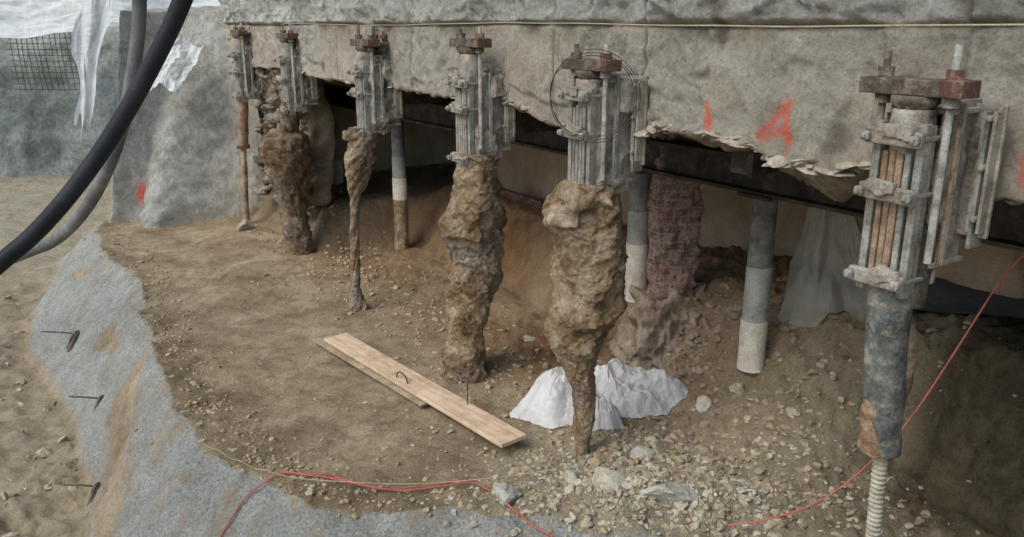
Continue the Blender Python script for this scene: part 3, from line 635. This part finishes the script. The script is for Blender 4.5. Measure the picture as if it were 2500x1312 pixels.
def onbench(n):
    x=rng.uniform(-6.5,1.5,n*3);y=rng.uniform(5.3,13.5,n*3); _,i=pdist(PT,x,y); t=(x-W0[0])*nI[0]+(y-W0[1])*nI[1]
    i&=(t<1.4); i&=((fbm(np.stack([x,y,0*x],-1),.9,3,200)+.35*sst(-1.6,0,t))>.10); x=x[i][:n];y=y[i][:n]; return x,y
x,y=onbench(1500); z=terrain(x,y)[0]; stones('gravel',list(zip(x,y,z)),.005+.022*rng.random(len(x))**5,M_peb,.7,3,.4)
def rimf(n):
    k=rng.uniform(0,1,n); pts=np.array(PT[6:17]); q=k*(len(pts)-1); i=q.astype(int); f=q-i; i2=np.minimum(i+1,len(pts)-1)
    p=pts[i]*(1-f[:,None])+pts[i2]*f[:,None]; return p[:,0]+.22+rng.normal(0,.17,n),p[:,1]+.12+rng.normal(0,.14,n)
p,s=scat(2600,rimf,.006,.035,4); stones('soil_clods',p,s,M_clod,.7,4,.45)
def rowf(n):
    s0=rng.uniform(-.5,9,n);t0=rng.normal(.1,.45,n); return W0[0]+dA[0]*s0+nI[0]*t0,W0[1]+dA[1]*s0+nI[1]*t0
p,s=scat(2200,rowf,.008,.055,5); stones('soil_clods',p,s,M_clod,.7,5,.45)
p,s=scat(350,lambda n:(rng.normal(1.55,.42,n),rng.normal(7.5,.22,n)),.015,.08,3); stones('footing_rubble',p,s,M_foot,.8,15,.4)
p,s=scat(260,lambda n:(np.where(rng.random(n)<.5,rng.normal(-.5,.3,n),rng.normal(.7,.35,n)),np.where(rng.random(n)<.5,rng.normal(7.6,.3,n),rng.normal(6.4,.3,n))),.01,.045,3); stones('loose_gravel',p,s,M_peb,.7,16,.4)
def lowf(n): return rng.uniform(-12,-4.2,n),rng.uniform(5.5,14,n)
x,y=lowf(2500);_,i=pdist(FT,x,y);x=x[~i];y=y[~i];z=terrain(x,y)[0]; stones('gravel_low',list(zip(x,y,z)),.01+.07*rng.random(len(x))**7,M_peb,.7,6,.4)
ps=[];ss_=[]
for i in range(300):
    s0=rng.uniform(-3.2,2.0); t0=rng.uniform(.05,.42); q=ST(s0,t0,zbs(s0)+rng.normal(.0,.015)+.08*(t0/.42)-(.15*math.exp(-((s0+1.75)/.26)**2)*math.sin(math.pi*t0/.5))); ps.append(q); ss_.append(.012+.05*rng.random()**2.5)
stones('broken_edge_chips',ps,ss_,M_stone,.5,21,parent=B)
# thin spalled plates left along the undercut edge
ps=[];ss_=[]
for i in range(120):
    s0=rng.uniform(-2.3,.2); t0=rng.uniform(-.03,.10); ps.append(ST(s0,t0,zbs(s0)+.012+rng.normal(0,.012))); ss_.append(.035+.09*rng.random()**2)
stones('spalled_plates',ps,ss_,M_spall,.22,24,parent=B)
ps=[];ss_=[]
for i in range(90):
    s0=rng.uniform(.2,7); t0=rng.uniform(-.02,.08); ps.append(ST(s0,t0,zbs(s0)+.01+rng.normal(0,.01))); ss_.append(.02+.05*rng.random()**2)
stones('spalled_plates_far',ps,ss_,M_spall,.3,25,parent=B)
ps=[];ss_=[]
for i in range(260):
    s0=rng.uniform(7.5,9.9); zz0=rng.uniform(.5,2.75); ps.append(ST(s0,.22+rng.uniform(-.08,.12)+(.0 if zz0>1.3 else -.1),zz0)); ss_.append(.06+.14*rng.random()**1.5)
stones('masonry_stones',ps,ss_,M_stone,.6,22,parent=B)
big=[(1.06,6.02,.10,M_slab,.35),(1.72,6.72,.10,M_rock,.8),(1.98,6.62,.09,M_rock,.7),(1.52,7.25,.1,M_foot,.5),(1.12,5.2,.17,M_slab,.6),(.7,5.32,.10,M_rock,.7),(-.07,5.38,.10,M_slab,.8),(-.72,9.15,.10,M_peb,.4),(.25,6.75,.05,M_peb,.8),(.1,6.9,.04,M_peb,.8),(-4.6,13.7,.12,M_rock,.8),(.2,8.6,.06,M_rock,.8),(1.4,5.9,.06,M_rock,.6),(2.3,6.1,.06,M_rock,.8),(1.25,7.0,.08,M_foot,.6),(.45,5.5,.07,M_rock,.7),(1.45,5.6,.07,M_rock,.6)]
for i,(x,y,s,m,fl) in enumerate(big):
    stones('rock',[(x,y,TZ(x,y)-s*.2)],[s*1.35],m,fl,300+i,.25,sub_=3)
for (x,y,k) in ((-5.98,10.5,1.0),(-4.78,8.7,.8),(-4.14,7.2,.7)):
    z=TZ(x,y); E=empty('soil_nail',(x,y,z))
    tube('bar',[(.2*k,.12,-.08),(0,0,.04),(-.38*k,-.13*k,.10)],.009,M_darkd,E,3)
    tube('stub',[(.03,.16*k,-.1),(.02,.04,.06),(-.01,-.05,.03),(-.03,-.2*k,-.12)],.020,M_darkd,E,3)
    tube('stub',[(.07,.18*k,-.1),(.05,.02,.05),(.02,-.08,.0),(.0,-.26*k,-.14)],.014,M_crust3,E,3)
for s0,t0 in ((3.15,2.55),(2.4,2.5)):
    x,y,_=ST(s0,t0); E=empty('pipe_stub',(x,y,0)); zz_=TZ(x,y)
    lathe('stub',[(zz_-.1,.07,0,0),(zz_+.26,.07,0,0)],M_pwhite,E,n=18); lathe('stub_rim',[(zz_+.24,.08,0,0),(zz_+.30,.08,0,0)],M_pwhite,E,n=18)
x,y,_=ST(5.2,2.6); box('steel_channel',(x,y,TZ(x,y)+.05),(1.2,.1,.10),M_red,None,rot=ANG)
# ---------------------------------------------------------------- camera, light
cam=bpy.data.cameras.new('camera'); co=bpy.data.objects.new('camera',cam); link(co); sc.camera=co
cam.sensor_width=36; cam.lens=36*2000/2500; cam.clip_end=2000; cam.clip_start=.05
co.location=(0,0,3.4); co.rotation_euler=(math.radians(90-16.6),0,0)
el,az=math.radians(50),math.radians(-128)
w=bpy.data.worlds.new('World'); sc.world=w; w.use_nodes=True; nt=w.node_tree
sk=nt.nodes.new('ShaderNodeTexSky'); sk.sky_type='NISHITA'; sk.sun_disc=False; sk.sun_elevation=el; sk.sun_rotation=az
sk.dust_density=3; sk.air_density=1.0
nt.links.new(sk.outputs[0],nt.nodes['Background'].inputs[0]); nt.nodes['Background'].inputs[1].default_value=.15
sl=bpy.data.lights.new('sun','SUN'); sl.energy=1.5; sl.angle=math.radians(40); sl.color=(1,.96,.9)
so=bpy.data.objects.new('sun',sl); link(so)
d=Vector((math.sin(az)*math.cos(el),math.cos(az)*math.cos(el),math.sin(el)))
so.rotation_euler=d.to_track_quat('Z','Y').to_euler()
